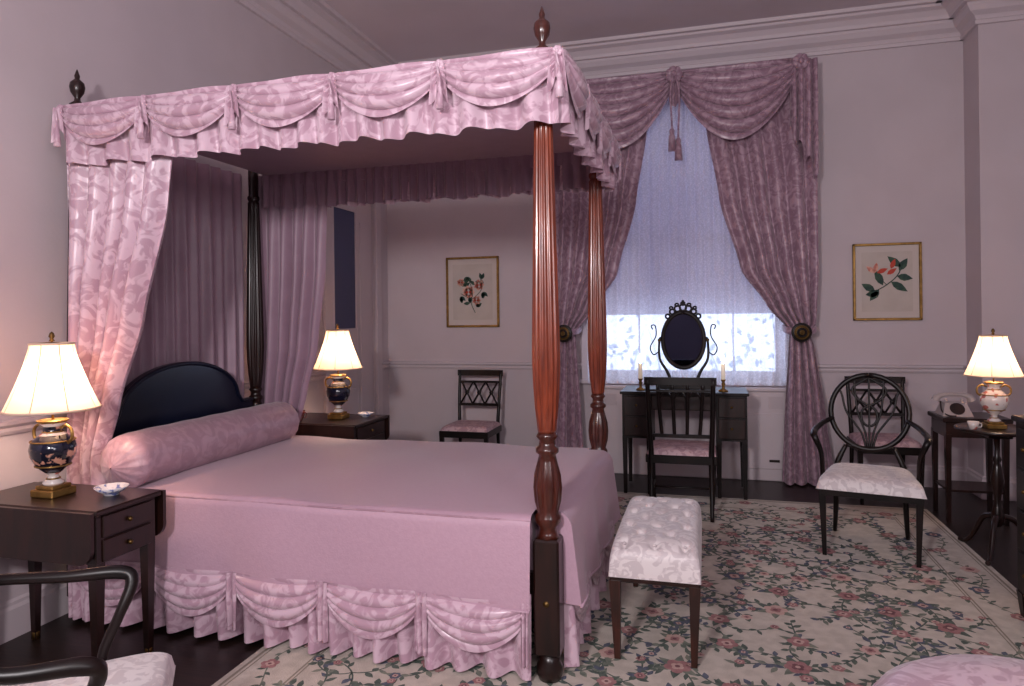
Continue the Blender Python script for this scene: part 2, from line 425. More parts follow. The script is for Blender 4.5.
for (dx, z0) in ((-.02, 2.98), (.03, 2.90)):
    b.tube([(CX + dx * .3, YS - .10, PT - .05), (CX + dx * 1.4, YS - .10, PT - .2), (CX + dx, YS - .09, z0 - .01)], .008, WCUR, sub=4); tassel(b, WCUR, CX + dx, YS - .09, z0, 1.5)
drape(b, WCUR, PT - .02, lambda u: PT - .24 - .05 * sin(pi * u), CX - .045, CX + .045, YS - .05, 2, .016, nv=12, seed=9)
b.tube([(CX - .97, YS - .03, PT + .01), (CX, YS - .03, PT), (CX + .97, YS - .03, PT + .01)], .012, WCUR)
b.build('swag_valance', parent=wc)
b = MB()
for sg in (1, -1):
    x = CX + sg * .955
    b.tube([(x - .12, YC + .06, 1.27), (x - .10, YC - .05, 1.25), (x, YC - .085, 1.235), (x + .10, YC - .05, 1.25), (x + .12, YC + .06, 1.27)], .03, WCUR, sub=5, flat=.4)
    for (r, dy, m) in ((.072, -.095, BLACK), (.052, -.108, BRASS), (.034, -.12, BLACK), (.015, -.13, BRASS)):
        b.grid(lambda u, v, r=r, dy=dy: (x + r * v * cos(2 * pi * u), YC + dy - .012 * (1 - v * v), 1.235 + r * v * sin(2 * pi * u)), 28, 5, m)
        b.tube([(x + r * cos(2 * pi * k / 28), YC + dy, 1.235 + r * sin(2 * pi * k / 28)) for k in range(29)], .005, m, sides=6)
b.build('tiebacks', parent=wc)

# ================================================================ bed
bed = empty('canopy_bed'); bed.location = (0, 0, RZ)
PX0, PX1, PY0, PY1 = -2.83, -.587, 2.58, 3.89
def post(nm, x, y, foot):
    b = MB()
    U = REDWOOD if foot else DARK; M2 = MAHOG if foot else DARK
    b.lathe([(.042, 0), (.050, .02), (.050, .05), (.040, .07), (.040, .10)], x, y, DARK, 24)
    b.bbox(x - .050, x + .050, y - .050, y + .050, .10, .54, DARK, .008)
    b.lathe([(.046, .54), (.036, .555), (.034, .58), (.05, .60), (.05, .62), (.04, .635), (.050, .68), (.054, .73), (.050, .78), (.038, .83), (.032, .855), (.044, .865), (.044, .88), (.032, .89), (.030, .91), (.042, .925), (.034, .94)], x, y, M2, 96, fl=12, fz=(.65, .82), fa=.05)
    pr = [(.034, .94)]
    for k in range(0, 15):
        t = k / 14; z = .95 + t * 1.18
        r = .036 + .016 * sin(min(1, t * 4.0) * pi / 2) if t < .25 else .052 - (t - .25) * .024
        pr.append((r, z))
    pr += [(.037, 2.14), (.030, 2.15), (.038, 2.165), (.038, 2.18), (.030, 2.19), (.032, 2.30), (.030, 2.40)]
    b.lathe(pr, x, y, U, 96, fl=14, fz=(.951, 2.135), fa=.07)
    b.lathe([(.030, 2.39), (.034, 2.405), (.014, 2.42), (.012, 2.435), (.028, 2.46), (.033, 2.485), (.030, 2.505), (.024, 2.512), (.010, 2.525), (.012, 2.54), (.002, 2.57)], x, y, MAHOG if foot else DARK, 24)
    if foot:
        b.grid(lambda u, v: (x + .012 * v * cos(2 * pi * u), y - .051 - .006 * (1 - v * v), .30 + .012 * v * sin(2 * pi * u)), 16, 4, BRASS)
    b.build(nm, parent=bed)
post('foot_post_near', PX1, PY0, True); post('foot_post_far', PX1, PY1, True)
post('head_post_near', PX0, PY0, False); post('head_post_far', PX0, PY1, False)

# headboard
b = MB()
N = 60; ys = [2.635 + (3.835 - 2.635) * i / N for i in range(N + 1)]
def ht(y):
    s = abs((y - 3.235) / .6)
    if s > .82: return .88
    if s > .74: return .88 + .05 * sin((.82 - s) / .08 * pi / 2)
    return .93 + .22 * math.sqrt(max(0, 1 - (s / .76) ** 2)) ** 1.1
for (x0, x1) in ((-2.85, -2.815),):
    pts = [(y, ht(y)) for y in ys]
    vs = [(x0, y, .3) for y, z in pts] + [(x0, y, z) for y, z in pts] + [(x1, y, .3) for y, z in pts] + [(x1, y, z) for y, z in pts]
    n = N + 1; fs = []
    for i in range(N):
        fs += [(i, i + 1, n + i + 1, n + i), (2 * n + i, 2 * n + i + 1, 3 * n + i + 1, 3 * n + i), (n + i, n + i + 1, 3 * n + i + 1, 3 * n + i)]
    b.add(vs, fs, HEADBD)
    b.tube([(x1, y, z - .01) for y, z in pts], .012, HEADBD, 8)
b.build('headboard', parent=bed)

# mattress + rails
b = MB()
b.bbox(-2.80, -.66, 2.60, 3.87, .30, .60, COVER, .02)
b.bbox(-.66, -.56, 2.66, 3.81, .28, .60, COVER, .02)
b.bbox(-2.80, -.62, 2.565, 2.60, .26, .40, DARK, .004); b.bbox(-2.80, -.62, 3.87, 3.905, .26, .40, DARK, .004)
b.build('mattress', parent=bed)
# coverlet
HZ = .272
def prof_side(t, y0, y1, z0, zt, r=.04):
    L1 = zt - r - z0; A = r * pi / 2; W = (y1 - y0) - 2 * r; tot = 2 * L1 + 2 * A + W
    s = t * tot
    if s < L1: return y0 - .012 * (1 - s / L1), z0 + s
    s -= L1
    if s < A: a = s / r; return y0 + r - r * cos(a), zt - r + r * sin(a)
    s -= A
    if s < W: return y0 + r + s, zt + .018 * sin(pi * s / W)
    s -= W
    if s < A: a = s / r; return y1 - r + r * sin(a), zt - r + r * cos(a)
    s -= A
    return y1 + .012 * s / L1, zt - r - s
b = MB()
def cov(u, v):
    y, z = prof_side(v, 2.515, 3.955, HZ, .625)
    x = -2.80 + (2.80 - .642) * u
    if v < .15 or v > .85: y += .008 * sin(x * 9 + 2 * sin(x * 3)) * (1 if v < .5 else -1) * min(1, (.6 - z) * 5 if z < .6 else 0)
    z += .004 * sin(x * 5 + y * 7) + .003 * sin(x * 11 - y * 4)
    return (x, y, z)
b.grid(cov, 90, 150, COVER)
FY0 = 2.612
def covf(u, v):
    y = FY0 + (3.835 - FY0) * u
    s = v * .765
    zt = .629; r = .065
    if s < .28: x = -.86 + s * (.86 - .565) / .28 ; z = zt + .018 * sin(pi * (y - 2.56) / 1.35)
    elif s < .28 + r * pi / 2:
        a = (s - .28) / r; x = -.565 + r * sin(a); z = zt - r + r * cos(a) + .018 * sin(pi * (y - 2.56) / 1.35) * (1 - a / 1.57)
    else:
        q = (s - .28 - r * pi / 2) / (.485 - r * pi / 2); x = -.50 + .025 * q + .014 * sin(y * 15 + sin(y * 4)) * q; z = zt - r - q * (zt - r - HZ)
    return (x, y, z)
b.grid(covf, 60, 60, COVER)
cap = [covf(0, v / 60) for v in range(24, 61)]
n = len(cap)
b.add([(x, y, z) for x, y, z in cap] + [(min(x, -.64), y + .03, z) for x, y, z in cap], [(i, i + 1, n + i + 1, n + i) for i in range(n - 1)], COVER, True)
b.tube([(-2.8 + 2.155 * k / 20, 2.524, .610) for k in range(21)], .0045, BOLST, 6)
b.tube([Vector(cov(k / 60, 0)) for k in range(61)], .006, COVER, 6)
b.tube([Vector(covf(k / 40, 1)) for k in range(41)], .006, COVER, 6)
b.build('coverlet', parent=bed)
# skirt
b = MB()
drape(b, SKIRT, .33, .012, -2.82, -.65, 2.545, 19, .024, nv=16, seed=1, hem=.7)
drape(b, SKIRT, .33, .012, 2.64, 3.82, -.535, 11, .022, axis='y', nv=16, seed=2, hem=.7)
drape(b, SKIRT, .33, .012, -2.82, -.655, 3.94, 18, .018, nv=10, seed=4)
w = .435
for k in range(5):
    x1 = -.65 - k * w; swag(b, SKIRT, (x1 - w, 2.520, .31), (x1, 2.520, .31), (0, -1, 0), .205, .04, folds=4, rip=.009, rim=.04, pw=.6)
    drape(b, SKIRT, .31, .07, x1 - .03, x1 + .025 if k else x1, 2.50, 2, .012, nv=10, seed=k)
for k in range(3):
    y0 = 2.64 + k * .39; swag(b, SKIRT, (-.515, y0, .33), (-.515, y0 + .39, .33), (1, 0, 0), .20, .03, folds=4, rip=.007, rim=.05, pw=.7)
b.build('dust_ruffle', parent=bed)
# bolster
b = MB()
def bol(u, v):
    y = 2.48 + 1.36 * v; e = min(v, 1 - v)
    r = .125 * (1 - max(0, 1 - e / .07) ** 2.2) * (1 + .01 * sin(v * 40))
    r = max(r, .004)
    if e < .07: r *= (1 + .05 * cos(14 * 2 * pi * u) * (1 - e / .07))
    a = 2 * pi * u
    return (-2.56 + r * 1.08 * cos(a), y, .745 + r * sin(a) - .03 * max(0, (.1 - v)) * 6)
b.grid(bol, 84, 90, BOLST)
b.build('bolster', parent=bed)
# canopy
b = MB()
KX0, KX1, KY0, KY1, KZ = -2.80, -.505, 2.49, 3.98, 2.354
b.box(KX0 + .02, KX1 - .02, KY0 + .03, KY1 - .02, 2.33, 2.345, BROC_SHADE)
for (x0, x1, y0, y1) in ((KX0 + .02, KX1 - .02, KY0 + .015, KY0 + .03), (KX1 - .035, KX1 - .02, KY0 + .02, KY1 - .02), (KX0 + .02, KX1 - .02, KY1 - .03, KY1 - .015)):
    b.box(x0, x1, y0, y1, 2.26, 2.345, BROC_SHADE)
b.build('tester', parent=bed)
b = MB()
drape(b, BROC, KZ, lambda u: 2.095 + .008 * sin(u * 60), KX0, KX1, KY0, 22, .013, nv=18, seed=3, hem=.9)
drape(b, BROC, KZ, lambda u: 2.095 + .008 * sin(u * 50), KY0, KY1, KX1, 14, .016, axis='y', nv=18, seed=5, hem=.9)
drape(b, BROC, KZ, lambda u: 2.105 + .01 * sin(u * 60), KX0, KX1, KY1, 34, .014, nv=18, seed=6, hem=.8)
drape(b, BROC_SHADE, KZ - .02, lambda u: 2.11 + .01 * sin(u * 50), KX0, KX1, KY1 - .035, 34, .011, nv=12, seed=16, hem=.8)
b.tube([(KX0, KY0 - .012, KZ), (KX1, KY0 - .012, KZ)], .011, BROC); b.tube([(KX1 + .012, KY0, KZ), (KX1 + .012, KY1, KZ)], .011, BROC)
w = (KX1 - KX0) / 5
for k in range(5):
    a = KX0 + k * w
    swag(b, BROC, (a, KY0 - .012, KZ + .01), (a + w, KY0 - .012, KZ + .01), (0, -1, 0), .195, .05, folds=4, rip=.013, nu=34, nv=40, rim=.05, pw=.65)
for k in range(6):
    a = KX0 + k * w
    rosette(b, BROC, a, KY0 - .028, KZ - .005, .020)
    b.grid(lambda u, v: (a + (u - .5) * (.05 + .03 * v), KY0 - .03 - .012 * cos(u * 4 * pi), KZ - v * (.13 + .03 * cos(2 * pi * u))), 16, 8, BROC)
    b.tube([(a, KY0 - .05, KZ - .02), (a + .012, KY0 - .055, 2.28)], .004, BROC, 6); tassel(b, BROC, a + .012, KY0 - .055, 2.29, .7)
w = (KY1 - KY0) / 4
for k in range(4):
    a = KY0 + k * w
    swag(b, BROC, (KX1 + .012, a, KZ + .01), (KX1 + .012, a + w, KZ + .01), (1, 0, 0), .20, .05, folds=4, rip=.009, rim=.05, pw=.65)
for k in range(1, 5):
    a = KY0 + k * w; rosette(b, BROC, KX1 + .03, a, KZ - .005, .022, ny=0, nx=1)
    drape(b, BROC, KZ, lambda u: 2.18 - .03 * cos(2 * pi * u), a - .04, a + .04, KX1 + .04, 2, .014, axis='y', nv=10, seed=k)
b.build('canopy_valance', parent=bed)
# bed curtains
b = MB()
drape(b, BROC, 2.34, 0.02, [(2.36, -2.87), (1.5, -2.87), (.8, -2.87), (0, -2.87)], [(2.36, -2.22), (1.9, -2.29), (1.4, -2.44), (1.0, -2.59), (.75, -2.67), (0, -2.66)], 2.535, 5.5, .034, nv=50, seed=8)
b.build('bed_curtain_near', parent=bed)
b = MB()
drape(b, BROC_SHADE, 2.33, .55, 2.60, 3.90, -2.910, 14, .024, axis='y', nv=30, seed=12)
b.build('bed_curtain_head', parent=bed)
b = MB()
drape(b, BROC_SHADE, 2.33, .5, [(2.36, -2.90), (.5, -2.90)], [(2.36, -2.33), (1.7, -2.36), (1.2, -2.42), (.9, -2.50), (.5, -2.62)], 3.955, 6, .028, nv=40, seed=14)
b.build('bed_curtain_far', parent=bed)

# ================================================================ furniture
def pembroke(name, x0, x1, y0, y1, zt):
    b = MB()
    b.bbox(x0, x1, y0, y1, zt - .022, zt, DARK, .005)
    b.box(x0 + .03, x1 - .02, y0 + .02, y1 - .02, zt - .21, zt - .022, DARK)
    for k in range(2):
        z1 = zt - .03 - k * .092
        b.bbox(x1 - .022, x1 - .010, y0 + .045, y1 - .045, z1 - .084, z1, DARK, .003)
        b.ball(x1 - .002, (y0 + y1) / 2, z1 - .042, .010, .010, .010, BRASS)
    for x in (x0 + .045, x1 - .04):
        for y in (y0 + .04, y1 - .04):
            b.leg((x, y, 0), (x, y, zt - .2), .012, .021, DARK)
            b.bbox(x - .022, x + .022, y - .022, y + .022, zt - .21, zt - .03, DARK, .003)
            b.lathe([(.016, 0), (.016, .03), (.012, .035)], x, y, BRASS, 12)
    for (y, sgn) in ((y0 - .006, -1), (y1 + .006, 1)):
        n = 12; r = .06; d = .20
        o = [(x0 + .01, zt - .004)]
        for k in range(n + 1):
            a = pi + k / n * pi / 2; o.append((x0 + .01 + r + r * cos(a), zt - d + r + r * sin(a)))
        for k in range(n + 1):
            a = 1.5 * pi + k / n * pi / 2; o.append((x1 - r + r * cos(a), zt - d + r + r * sin(a)))
        o.append((x1, zt - .004))
        m = len(o); vs = [(x, y, z) for x, z in o] + [(x, y + sgn * .016, z) for x, z in o]
        b.add(vs, [list(range(m)), list(range(m, 2 * m))[::-1]] + [(i, (i + 1) % m, m + (i + 1) % m, m + i) for i in range(m)], DARK)
    return b.build(name)
pembroke('pembroke_table', -2.90, -2.21, 2.07, 2.40, .68)
pembroke('pembroke_table.001', -2.90, -2.24, 4.13, 4.62, .68)

def table_lamp(name, loc, style, s=1.0, watts=9, hs=.168):
    b = MB(); A, B_, C = style
    b.bbox(-.058, .058, -.058, .058, 0, .03, GOLD, .004); b.bbox(-.046, .046, -.046, .046, .03, .045, GOLD, .004)
    prof = [(.036, .045), (.040, .055), (.022, .068), (.018, .085), (.030, .095), (.062, .125), (.082, .165), (.086, .195), (.078, .225), (.050, .250), (.036, .262), (.034, .285), (.052, .300), (.054, .310), (.030, .312)]
    ms = [C, C, C, C, B_, A, A, B_, B_, C, A, C, GOLD, GOLD]
    b.lathe(prof, 0, 0, A, 36, mats=ms)
    for (r, z) in ((.064, .125), (.080, .226), (.037, .262), (.055, .308), (.024, .07)):
        b.tube([(r * cos(2 * pi * k / 24), r * sin(2 * pi * k / 24), z) for k in range(25)], .0035, GOLD, 6)
    for sg in (-1, 1):
        b.tube([(sg * .075, 0, .215), (sg * .098, 0, .235), (sg * .098, 0, .27), (sg * .07, 0, .29), (sg * .042, 0, .278)], .0065, GOLD, 8, sub=5)
    b.tube([(0, 0, .31), (0, 0, .64)], .005, BRASS, 8)
    b.lathe([(.012, .635), (.006, .645), (.012, .655), (.008, .668), (.001, .675)], 0, 0, BRASS, 12)
    zt, zb, rt, rb = .625, .355, .078, hs
    def sh(u, v):
        t = v; r = rt + (rb - rt) * (t ** 1.3)
        a = 2 * pi * u; r *= 1 + .022 * abs(cos(4 * a)) * (0.3 + t)
        return (r * cos(a), r * sin(a), zt + (zb - zt) * t)
    b.grid(sh, 64, 14, SHADE)
    for v in (0, 1): b.tube([sh(k / 64, v) for k in range(65)], .005, SHTRIM, 6)
    for k in range(8):
        b.tube([Vector(sh((k + .5) / 8, v / 8)) * 1.0 for v in range(9)], .0022, SHTRIM, 5)
    for k in range(3):
        a = 2 * pi * k / 3; b.tube([(0, 0, .63), (rt * cos(a), rt * sin(a), zt)], .0025, BRASS, 6)
    o = b.build(name, loc=loc); o.scale = (s, s, s)
    L = D.lights.new('bulb', 'POINT'); L.energy = watts; L.color = (1.0, .70, .48); L.shadow_soft_size = .035
    lo = D.objects.new('bulb', L); scene.collection.objects.link(lo); lo.parent = o
    lo.location = (0.02, 0.02, .47)
    return o
table_lamp('table_lamp', (-2.60, 2.235, .68), (FLORAL, NAVY, PORC), watts=8)
table_lamp('table_lamp.001', (-2.52, 4.40, .68), (NAVY, NAVY, PORC), watts=8)

def bowl(name, loc, r, h, m, cup=False):
    b = MB()
    if cup: pr = [(r * .5, 0), (r * .6, .004), (r * .8, h * .4), (r, h), (r * .93, h), (r * .72, h * .4), (0.001, h * .15)]
    else: pr = [(r * .45, 0), (r * .45, h * .2), (r * .75, h * .5), (r, h), (r * .95, h), (r * .65, h * .5), (0.001, h * .35)]
    b.lathe(pr, 0, 0, m, 28)
    if cup: b.tube([(r * .85, 0, h * .8), (r * 1.35, 0, h * .75), (r * 1.3, 0, h * .35), (r * .8, 0, h * .3)], .003, m, 6, sub=4)
    return b.build(name, loc=loc)
BLUEW = mat('blue_white_china', c(214, 210, 216), c(110, 120, 170), scale=40, lo=.55, hi=.6, rough=.15, coat=.5)
bowl('china_dish', (-2.36, 2.29, .681), .066, .035, BLUEW)
bowl('china_dish.001', (-2.36, 4.5, .681), .06, .028, BLUEW)
bowl('teacup', (-2.74, 4.24, .681), .045, .07, mat('rose_china', c(110, 50, 52), c(180, 130, 124), scale=30, rough=.2), cup=True)

def armchair(name, loc, rot, wood, seat):
    b = MB()
    for sx in (-1, 1):
        b.leg((sx * .232, -.205, 0), (sx * .242, -.205, .40), .011, .019, wood)
        b.tube([(sx * .20, .275, .006), (sx * .19, .235, .2), (sx * .185, .215, .42), (sx * .13, .235, .56)], [.012, .016, .018, .013], wood, 8, sub=5)
    b.hexa([(x * .98, y, z) for z in (.345, .385) for x, y in ((-.262, -.23), (.262, -.23), (.205, .22), (-.205, .22))], wood)
    b.pillow(0, -.005, .38, .245, .235, .085, seat, p=6, q=.3, taper=.12, n=30)
    def bk(x, z): return (x, .215 + .16 * (z - .45), z)
    cz, hw, hh = .765, .215, .225
    b.tube([bk(hw * sin(2 * pi * k / 40), cz + hh * cos(2 * pi * k / 40)) for k in range(41)], .016, wood, 8)
    b.tube([bk(-.13, .56), bk(0, .545), bk(.13, .56)], .012, wood, 8, sub=4)
    for q in (-1, -.5, 0, .5, 1):
        top = .165 * q
        zt = cz + hh * math.sqrt(max(0, 1 - (top / hw) ** 2)) - .01
        b.tube([bk(.02 * q, .55), bk(.045 * q, .64), bk(.125 * q, .76), bk(.15 * q, .86), bk(top, zt)], .010, wood, 6, sub=6, flat=.7)
    for q in (-1, 1):
        b.tube([bk(0, .80), bk(.07 * q, .85), bk(.09 * q, .91), bk(.0, .975)], .008, wood, 6, sub=6)
    b.tube([bk(.045 * sin(2 * pi * k / 20), .74 + .06 * cos(2 * pi * k / 20)) for k in range(21)], .008, wood, 6)
    for sx in (-1, 1):
        b.tube([bk(sx * .205, .72), (sx * .255, .16, .70), (sx * .29, .03, .675), (sx * .29, -.10, .668), (sx * .275, -.13, .64), (sx * .25, -.10, .56), (sx * .247, -.06, .46), (sx * .243, -.06, .36)], [.014, .015, .017, .020, .018, .014, .014, .016], wood, 8, sub=6)
    return b.build(name, loc=loc, rot=rot)
armchair('shield_back_armchair', (.915, 4.43, RZ), math.radians(-12), BLACK, CREAM)
armchair('shield_back_armchair.001', (-1.52, 1.31, RZ), math.radians(128), BLACK, CREAM)

def side_chair(name, loc, rot, wood, seat, kind, top=.90):
    b = MB(); w = .20
    for sx in (-1, 1):
        b.leg((sx * (w - .01), -.195, 0), (sx * w, -.195, .42), .011, .018, wood)
        b.tube([(sx * (w - .02), .26, .006), (sx * (w - .02), .215, .22), (sx * (w - .02), .20, .43), (sx * (w - .012), .225, .65), (sx * (w - .005), .27, top)], [.012, .015, .017, .015, .014], wood, 8, sub=5)
        b.tube([(sx * (w - .015), -.19, .16), (sx * (w - .02), .22, .16)], .008, wood, 6)
    b.tube([(-w + .02, 0, .16), (w - .02, 0, .16)], .008, wood, 6)
    b.bbox(-w - .015, w + .015, -.215, -.185, .37, .425, wood, .003); b.bbox(-w + .02, w - .02, .185, .215, .37, .425, wood, .003)
    for sx in (-1, 1): b.bbox(sx * w - .015, sx * w + .015, -.2, .2, .37, .425, wood, .003)
    b.pillow(0, -.005, .415, w + .012, .205, .055, seat, p=6, q=.3, n=24)
    def bk(x, z):
        t = (z - .43) / (top - .43); return (x, .20 + .07 * t * t, z)
    def rail(z, h, ww=None):
        ww = ww or (w - .01)
        n = 8
        vs = []
        for i in range(n + 1):
            x = -ww + 2 * ww * i / n; y = bk(0, z)[1] + .012 * (1 - (x / ww) ** 2)
            for (dy, dz) in ((-.009, -h), (.009, -h), (.009, h), (-.009, h)): vs.append((x, y + dy, z + dz))
        fs = []
        for i in range(n):
            for k in range(4): fs.append((4 * i + k, 4 * i + (k + 1) % 4, 4 * i + 4 + (k + 1) % 4, 4 * i + 4 + k))
        fs += [(0, 1, 2, 3), (4 * n, 4 * n + 1, 4 * n + 2, 4 * n + 3)]
        b.add(vs, fs, wood)
    rail(top - .02, .026, w + .014)
    if kind == 'lattice':
        rail(.60, .012); rail(top - .10, .010)
        for q in (-1, 0, 1):
            x = q * .115
            b.tube([bk(x - .055, .61), bk(x + .055, top - .1)], .009, wood, 6); b.tube([bk(x + .055, .61), bk(x - .055, top - .1)], .009, wood, 6)
            b.ball(*bk(x, (.61 + top - .1) / 2), .02, .01, .02, wood, 10)
    else:
        rail(.56, .012); rail(top - .085, .008)
        for q in (-1.5, -.5, .5, 1.5):
            b.tube([bk(q * .075, .56), bk(q * .082, .70), bk(q * .09, top - .03)], .0125, wood, 6, sub=4)
        for q in (-1, 0, 1):
            b.tube([bk(q * .085 - .04, top - .15), bk(q * .085, top - .09), bk(q * .085 + .04, top - .15)], .006, wood, 6, sub=4)
    o = b.build(name, loc=loc, rot=rot); return o
side_chair('lattice_back_side_chair', (-1.965, 5.68, 0), 0, BLACK, PINKSEAT, 'lattice', top=.90)
side_chair('lattice_back_side_chair.001', (1.27, 5.68, 0), 0, BLACK, PINKSEAT, 'lattice', top=.88)
dc = side_chair('slat_back_dressing_chair', (-.165, 5.00, RZ), math.radians(180), BLACK, PINKSEAT, 'bars', top=.955)
dc.scale = (1.1, 1, 1)

# dressing table
b = MB(); X0, X1, Y0, Y1, Z = -.64, .31, 5.36, 5.82, .79
b.bbox(X0, X1, Y0, Y1, Z - .022, Z, BLACK, .005)
for (a, e) in ((X0 + .015, X0 + .235), (X1 - .235, X1 - .015)):
    b.box(a, e, Y0 + .02, Y1 - .02, Z - .36, Z - .02, BLACK)
    for k in range(2):
        z1 = Z - .035 - k * .16
        b.bbox(a + .015, e - .015, Y0 + .008, Y0 + .022, z1 - .148, z1, DARK, .004)
        b.ball((a + e) / 2, Y0 + .0, z1 - .07, .010, .010, .010, BRASS)
    for x in (a + .018, e - .018):
        for y in (Y0 + .04, Y1 - .04): b.leg((x, y, 0), (x, y, Z - .35), .013, .019, BLACK)
b.box(X0 + .2, X1 - .2, Y0 + .03, Y1 - .03, Z - .14, Z - .02, BLACK)
b.bbox(X0 + .24, X1 - .24, Y0 + .018, Y0 + .032, Z - .135, Z - .03, DARK, .004)
b.build('dressing_table', loc=(0, 0, RZ))
DT = Z + RZ

# oval dressing mirror with candle arms
b = MB(); mz = .385
b.bbox(-.21, .21, -.09, .09, 0, .075, BLACK, .005)
for k in (-1, 0, 1): b.ball(k * .12, -.093, .038, .008, .008, .008, BRASS)
A_, B2 = .158, .218
ring = [(A_ * sin(2 * pi * k / 48), 0, mz + B2 * cos(2 * pi * k / 48)) for k in range(49)]
b.tube(ring, .018, BLACK, 8)
b.grid(lambda u, v: (A_ * v * sin(2 * pi * u), -.006, mz + B2 * v * cos(2 * pi * u)), 48, 3, MIRROR, smooth=False)
for k in range(-3, 4):
    a = k * .24; r1 = 1.13
    x, z = A_ * r1 * sin(a), mz + B2 * r1 * cos(a) + .012 - abs(k) * .003
    rr = .026 - abs(k) * .003
    b.tube([(x + rr * cos(2 * pi * j / 14), 0, z + rr * sin(2 * pi * j / 14)) for j in range(15)], .009, BLACK, 6)
    if abs(k) < 3: b.tube([(x * 1.1 + rr * .6 * cos(2 * pi * j / 12), 0, z + .03 + rr * .5 * sin(2 * pi * j / 12)) for j in range(13)], .008, BLACK, 6)
b.ball(0, 0, mz + B2 + .085, .012, .008, .016, BLACK)
for sx in (-1, 1):
    b.tube([(sx * .10, 0, .07), (sx * .13, 0, .14), (sx * .185, 0, .24), (sx * .185, 0, mz), (sx * .17, 0, mz + .02)], [.014, .012, .010, .009, .006], BLACK, 8, sub=5)
    b.tube([(sx * .185, 0, .30), (sx * .23, -.02, .27), (sx * .255, -.03, .33), (sx * .21, -.03, .42), (sx * .215, -.03, .50), (sx * .245, -.03, .50), (sx * .235, -.03, .47)], .005, BLACK, 8, sub=6)
    b.ball(sx * .185, 0, mz, .014, .014, .014, BRASS)
mo = b.build('oval_dressing_mirror', loc=(-.165, 5.62, DT + .001))

for i, x in enumerate((-.49, .13)):
    b = MB()
    b.lathe([(.035, 0), (.036, .008), (.012, .02), (.009, .04), (.015, .055), (.009, .07), (.018, .085), (.020, .09), (.010, .092)], 0, 0, GOLD, 20)
    b.lathe([(.015, .09), (.015, .205), (.003, .21)], 0, 0, WAX, 14)
    b.lathe([(.002, .208), (.010, .222), (.013, .238), (.008, .26), (.001, .285)], 0, 0, FLAME, 12)
    b.build('candlestick' if i == 0 else 'candlestick.001', loc=(x, 5.47, DT + .001))

# tufted bench
b = MB()
hx, hy = .18, .41
btn = []
for j in range(8):
    for i in range(-1, 3):
        x = -.18 + (i + .5 + (.5 if j % 2 else 0)) * .12; y = -.36 + j * .103
        if abs(x) < .155: btn.append((x, y))
def tuft(x, y):
    e = 0
    for (a, q) in btn:
        d = math.hypot(x - a, y - q); e -= .026 * math.exp(-(d / .020) ** 2)
        dx = abs(abs(x - a) * 103 / 60 - abs(y - q))
        if d < .085: e -= .007 * math.exp(-(dx / .012) ** 2) * (1 - d / .085)
    return e
b.pillow(0, 0, .335, hx, hy, .145, CREAM, p=9, q=.28, n=70, ny=150, extra=tuft)
for (x, y) in btn: b.ball(x, y, .459, .008, .008, .005, CREAM, 8)
b.bbox(-hx + .005, hx - .005, -hy + .005, hy - .005, .315, .345, DARK, .004)
WALN = mat('walnut_leg', c(40, 20, 15), c(62, 30, 22), scale=6, rough=.35, stretch=(6, 6, 1), coat=.3)
for sx in (-1, 1):
    for sy in (-1, 1): b.leg((sx * (hx - .03), sy * (hy - .03), 0), (sx * (hx - .024), sy * (hy - .024), .32), .012, .022, WALN)
b.build('tufted_bench', loc=(-.205, 3.18, RZ))

# tripod table + lamp
b = MB()
b.lathe([(.17, .695), (.195, .70), (.205, .705), (.205, .715), (.198, .72), (.19, .713), (.001, .712)], 0, 0, DARK, 40)
b.bbox(-.06, .06, -.06, .06, .665, .697, DARK, .004)
b.lathe([(.016, .16), (.03, .18), (.034, .22), (.022, .27), (.016, .30), (.022, .36), (.034, .42), (.022, .50), (.015, .52), (.024, .54), (.014, .56), (.018, .68)], 0, 0, DARK, 20)
for k in range(3):
    a = 2 * pi * k / 3 + math.radians(-120)
    ca, sa = cos(a), sin(a)
    b.tube([(ca * .015, sa * .015, .22), (ca * .09, sa * .09, .19), (ca * .16, sa * .16, .07), (ca * .21, sa * .21, .018), (ca * .25, sa * .25, .016)], [.018, .016, .013, .012, .014], DARK, 8, sub=6)
b.build('tripod_table', loc=(1.585, 4.50, RZ))
table_lamp('table_lamp.002', (1.58, 4.52, .724), (PORC, PORC, PORC), s=.84, watts=6)
bowl('teacup.001', (1.45, 4.44, .724), .03, .045, PORC, cup=True)

# phone table
b = MB()
b.bbox(1.50, 1.90, 5.12, 5.46, .66, .69, DARK, .005); b.box(1.52, 1.88, 5.14, 5.44, .56, .66, DARK)
for x in (1.535, 1.865):
    for y in (5.155, 5.425): b.leg((x, y, 0), (x, y, .58), .012, .018, DARK)
b.box(1.53, 1.87, 5.15, 5.43, .2, .215, DARK)
b.build('telephone_table')
b = MB()
b.hexa([(-.09, -.09, 0), (.09, -.09, 0), (.09, .09, 0), (-.09, .09, 0), (-.065, -.045, .08), (.065, -.045, .08), (.065, .045, .09), (-.065, .045, .09)], WHITEP)
b.grid(lambda u, v: (.045 * v * cos(2 * pi * u), -.07 + .045 * v * sin(2 * pi * u) * .5, .05 + .045 * v * sin(2 * pi * u) * .8), 20, 3, DARK)
for sx in (-1, 1): b.tube([(sx * .045, .0, .08), (sx * .05, 0, .105)], .01, WHITEP)
b.tube([(-.11, 0, .095), (-.095, 0, .12), (-.05, 0, .135), (.05, 0, .135), (.095, 0, .12), (.11, 0, .095)], [.026, .022, .013, .013, .022, .026], WHITEP, 10, sub=4)
b.tube([(-.08, 0, .09), (-.085, -.05, .03), (-.06, -.10, .008), (-.02, -.12, .008)], .005, DARK, 6, sub=6)
b.build('telephone', loc=(1.61, 5.28, .691))

